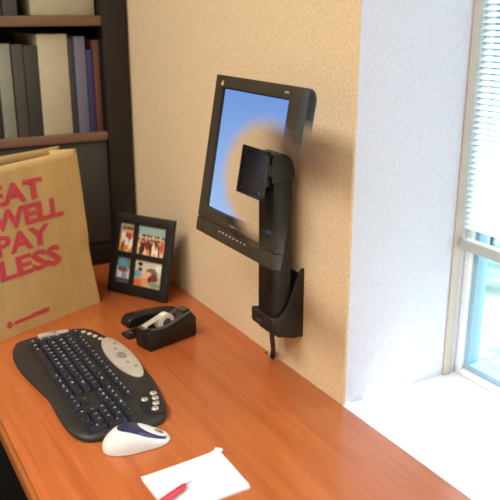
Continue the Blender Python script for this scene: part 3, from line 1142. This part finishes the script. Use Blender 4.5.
F_bez = fade(mat('monitor_bezel_plastic', lin(60, 54, 43), .45, spec=.3, noise=(40, .06), bump=(900, .06, .0003)))
F_back = fade(mat('monitor_back_plastic', lin(40, 37, 34), .5, noise=(40, .06), spec=.15), .122, .156, .02, .70, -.027)
F_in = fade(mat('bezel_gap', lin(10, 10, 12), .5, noise=(40, .06)), .128, .160, .02, .70, -.027)
F_scr = fade(emit_mat('screen_glow', lin(160, 194, 240), lin(116, 154, 222), 1.0), .077, .125, .058, .72, -.012)
F_btn = fade(mat('button_grey', lin(178, 172, 160), .4, noise=(40, .06)))
F_gold = fade(mat('emblem_yellow', lin(235, 205, 80), .5, noise=(40, .06)))
F_redm = fade(mat('emblem_red', lin(220, 90, 60), .5, noise=(40, .06)))
F_pale = fade(mat('emblem_pale', lin(240, 225, 200), .5, noise=(40, .06)))
u0, u1, v0, v1 = -.1415, .1360, -.1440, .1460
s0, s1, t0, t1 = -.1160, .1075, -.0935, .1250
bm = bmesh.new()
b2 = bmesh.new()
gx = [u0, s0, s1, u1]; gz = [-.1165, t0, t1, v1]
G2 = {(i, j): b2.verts.new((gx[i], 0, gz[j])) for i in range(4) for j in range(4)}
for i in range(3):
    for j in range(3):
        if (i, j) != (1, 1):
            b2.faces.new((G2[i, j], G2[i + 1, j], G2[i + 1, j + 1], G2[i, j + 1]))
r = bmesh.ops.extrude_face_region(b2, geom=list(b2.faces))
for v in r['geom']:
    if isinstance(v, bmesh.types.BMVert):
        v.co.y += .018
bmesh.ops.recalc_face_normals(b2, faces=b2.faces)
eds = [e for e in b2.edges if len(e.link_faces) == 2 and e.calc_face_angle(0) > 1]
bmesh.ops.bevel(b2, geom=eds, offset=.0015, segments=2, affect='EDGES', profile=.5)
merge(bm, b2)
bz = obj('bezel', bm, F_bez, mo)
bm = bmesh.new()
rbox(bm, u0, u1, -.0006, .018, v0, -.1172, .0022, 2)
ch = obj('chin', bm, F_bez, mo)
for k in range(8):
    u = -.047 + .091 * k / 7
    bm = bmesh.new()
    lathe(bm, [(0, 0), (.0021, 0), (.0019, .0010), (0, .0014)], 14, Matrix.Translation((u, -.0006, -.1255)) @ Matrix.Rotation(PI / 2, 4, 'X') @ Matrix.Diagonal((1.2, .7, 1, 1)))
    obj('control_button', bm, F_btn, ch)
bm = bmesh.new()
box(bm, s0 - .002, s1 + .002, .0085, .010, t0 - .002, t1 + .002); obj('screen_gap', bm, F_in, mo)
bm = bmesh.new()
box(bm, s0 + .0026, s1 - .0010, .0068, .0075, t0 + .0012, t1 - .0022)
obj('screen', bm, F_scr, mo)['label'] = 'glowing blue screen'
bm = bmesh.new()
# rear housing: shell that rounds off towards the back
def rrect(ins, rad, y):
    pts = []
    for cx, cz, a0 in ((u1 - ins - rad, v1 - ins - rad, 0), (u0 + ins + rad, v1 - ins - rad, 90), (u0 + ins + rad, v0 + ins + rad, 180), (u1 - ins - rad, v0 + ins + rad, 270)):
        for k in range(7):
            a = math.radians(a0 + 15 * k)
            pts.append((cx + rad * math.cos(a), y, cz + rad * math.sin(a)))
    return [bm.verts.new(p) for p in pts]


rings = [rrect(.0002, .003, .0168), rrect(.0002, .005, .020), rrect(.0006, .007, .026), rrect(.0025, .010, .032), rrect(.006, .013, .037), rrect(.012, .014, .0405), rrect(.020, .014, .042)]
for a, b in zip(rings, rings[1:]):
    for i in range(len(a)):
        bm.faces.new((a[i], a[(i + 1) % len(a)], b[(i + 1) % len(a)], b[i]))
bm.faces.new(rings[-1])
obj('rear_housing', bm, F_back, mo)
for k, (du, dv, m) in enumerate(((-.0026, -.0018, F_gold), (.0018, -.0020, F_gold), (.0004, .0024, F_pale), (.0036, .0036, F_redm))):
    bm = bmesh.new()
    s = .0024 if k < 2 else .0017
    lathe(bm, [(0, 0), (s, 0), (s * .9, .0003), (0, .0003)], 16, Matrix.Translation((-.1145 + du, -.0002, .1325 + dv)) @ Matrix.Rotation(PI / 2, 4, 'X') @ Matrix.Diagonal((.8, 1.2, 1, 1)))
    obj('emblem', bm, m, bz)
bm = bmesh.new()
text_bm('ViewSonic', .0062, Matrix.Translation((-.004, -.0004, -.1085)) @ Matrix.Rotation(PI / 2, 4, 'X'), 0, .00008, into=bm)
obj('lettering', bm, F_btn, bz)
bm = bmesh.new()
for k in range(5):
    rbox(bm, .0935 + k * .0025, .0953 + k * .0025, -.0004, .0002, .1330, .1362, .0002)
obj('model_mark', bm, F_btn, bz)

# ------------------------------------------------------------------ light
w = bpy.data.worlds.new('sky'); SC.world = w; w.use_nodes = True
bg = w.node_tree.nodes['Background']
bg.inputs[0].default_value = (.87, .93, 1.0, 1)
bg.inputs[1].default_value = 3.0


def area(name, loc, sx, sy, power, color, rot=(0, 0, 0)):
    l = bpy.data.lights.new(name, 'AREA'); l.shape = 'RECTANGLE'; l.size = sx; l.size_y = sy
    l.energy = power; l.color = color
    o = bpy.data.objects.new(name, l); COL.objects.link(o); o.location = loc; o.rotation_euler = rot
    return o


area('ceiling_lamp', (-1.15, -.75, 2.66), 1.2, .6, 45, (1, .95, .88))
area('ceiling_lamp', (.35, -.9, 2.66), 1.2, .6, 35, (1, .95, .88))
sun = bpy.data.lights.new('sun', 'SUN'); sun.energy = 7; sun.angle = .02; sun.color = (1, .97, .92)
so = bpy.data.objects.new('sun', sun); COL.objects.link(so)
so.rotation_euler = Vector((-.12, -.60, -.735)).to_track_quat('-Z', 'Y').to_euler()

# ------------------------------------------------------------------ camera
cd = bpy.data.cameras.new('camera')
cam = bpy.data.objects.new('camera', cd); COL.objects.link(cam)
cd.sensor_fit = 'HORIZONTAL'; cd.sensor_width = 36; cd.lens = 751 / 500 * 36
ex = Vector((.49570385, .86849162, 0)); fwd = Vector((-.82727465, .47217868, -.30440753))
ex = Vector((0.49570385, 0.86849162, 0)).normalized()
upv = ex.cross(fwd).normalized()
cam.matrix_world = Matrix.Translation((0, 0, DZ + .70)) @ Matrix((ex, upv, -fwd)).transposed().to_4x4()
cd.clip_start = .02
cd.dof.use_dof = True
cd.dof.focus_distance = 1.38
cd.dof.aperture_fstop = (cd.lens / 1000) / .012
SC.camera = cam
SC.cycles.transparent_max_bounces = 48
SC.view_settings.view_transform = 'Standard'
SC.view_settings.look = 'None'
SC.view_settings.gamma = 1
SC.view_settings.exposure = 0.0
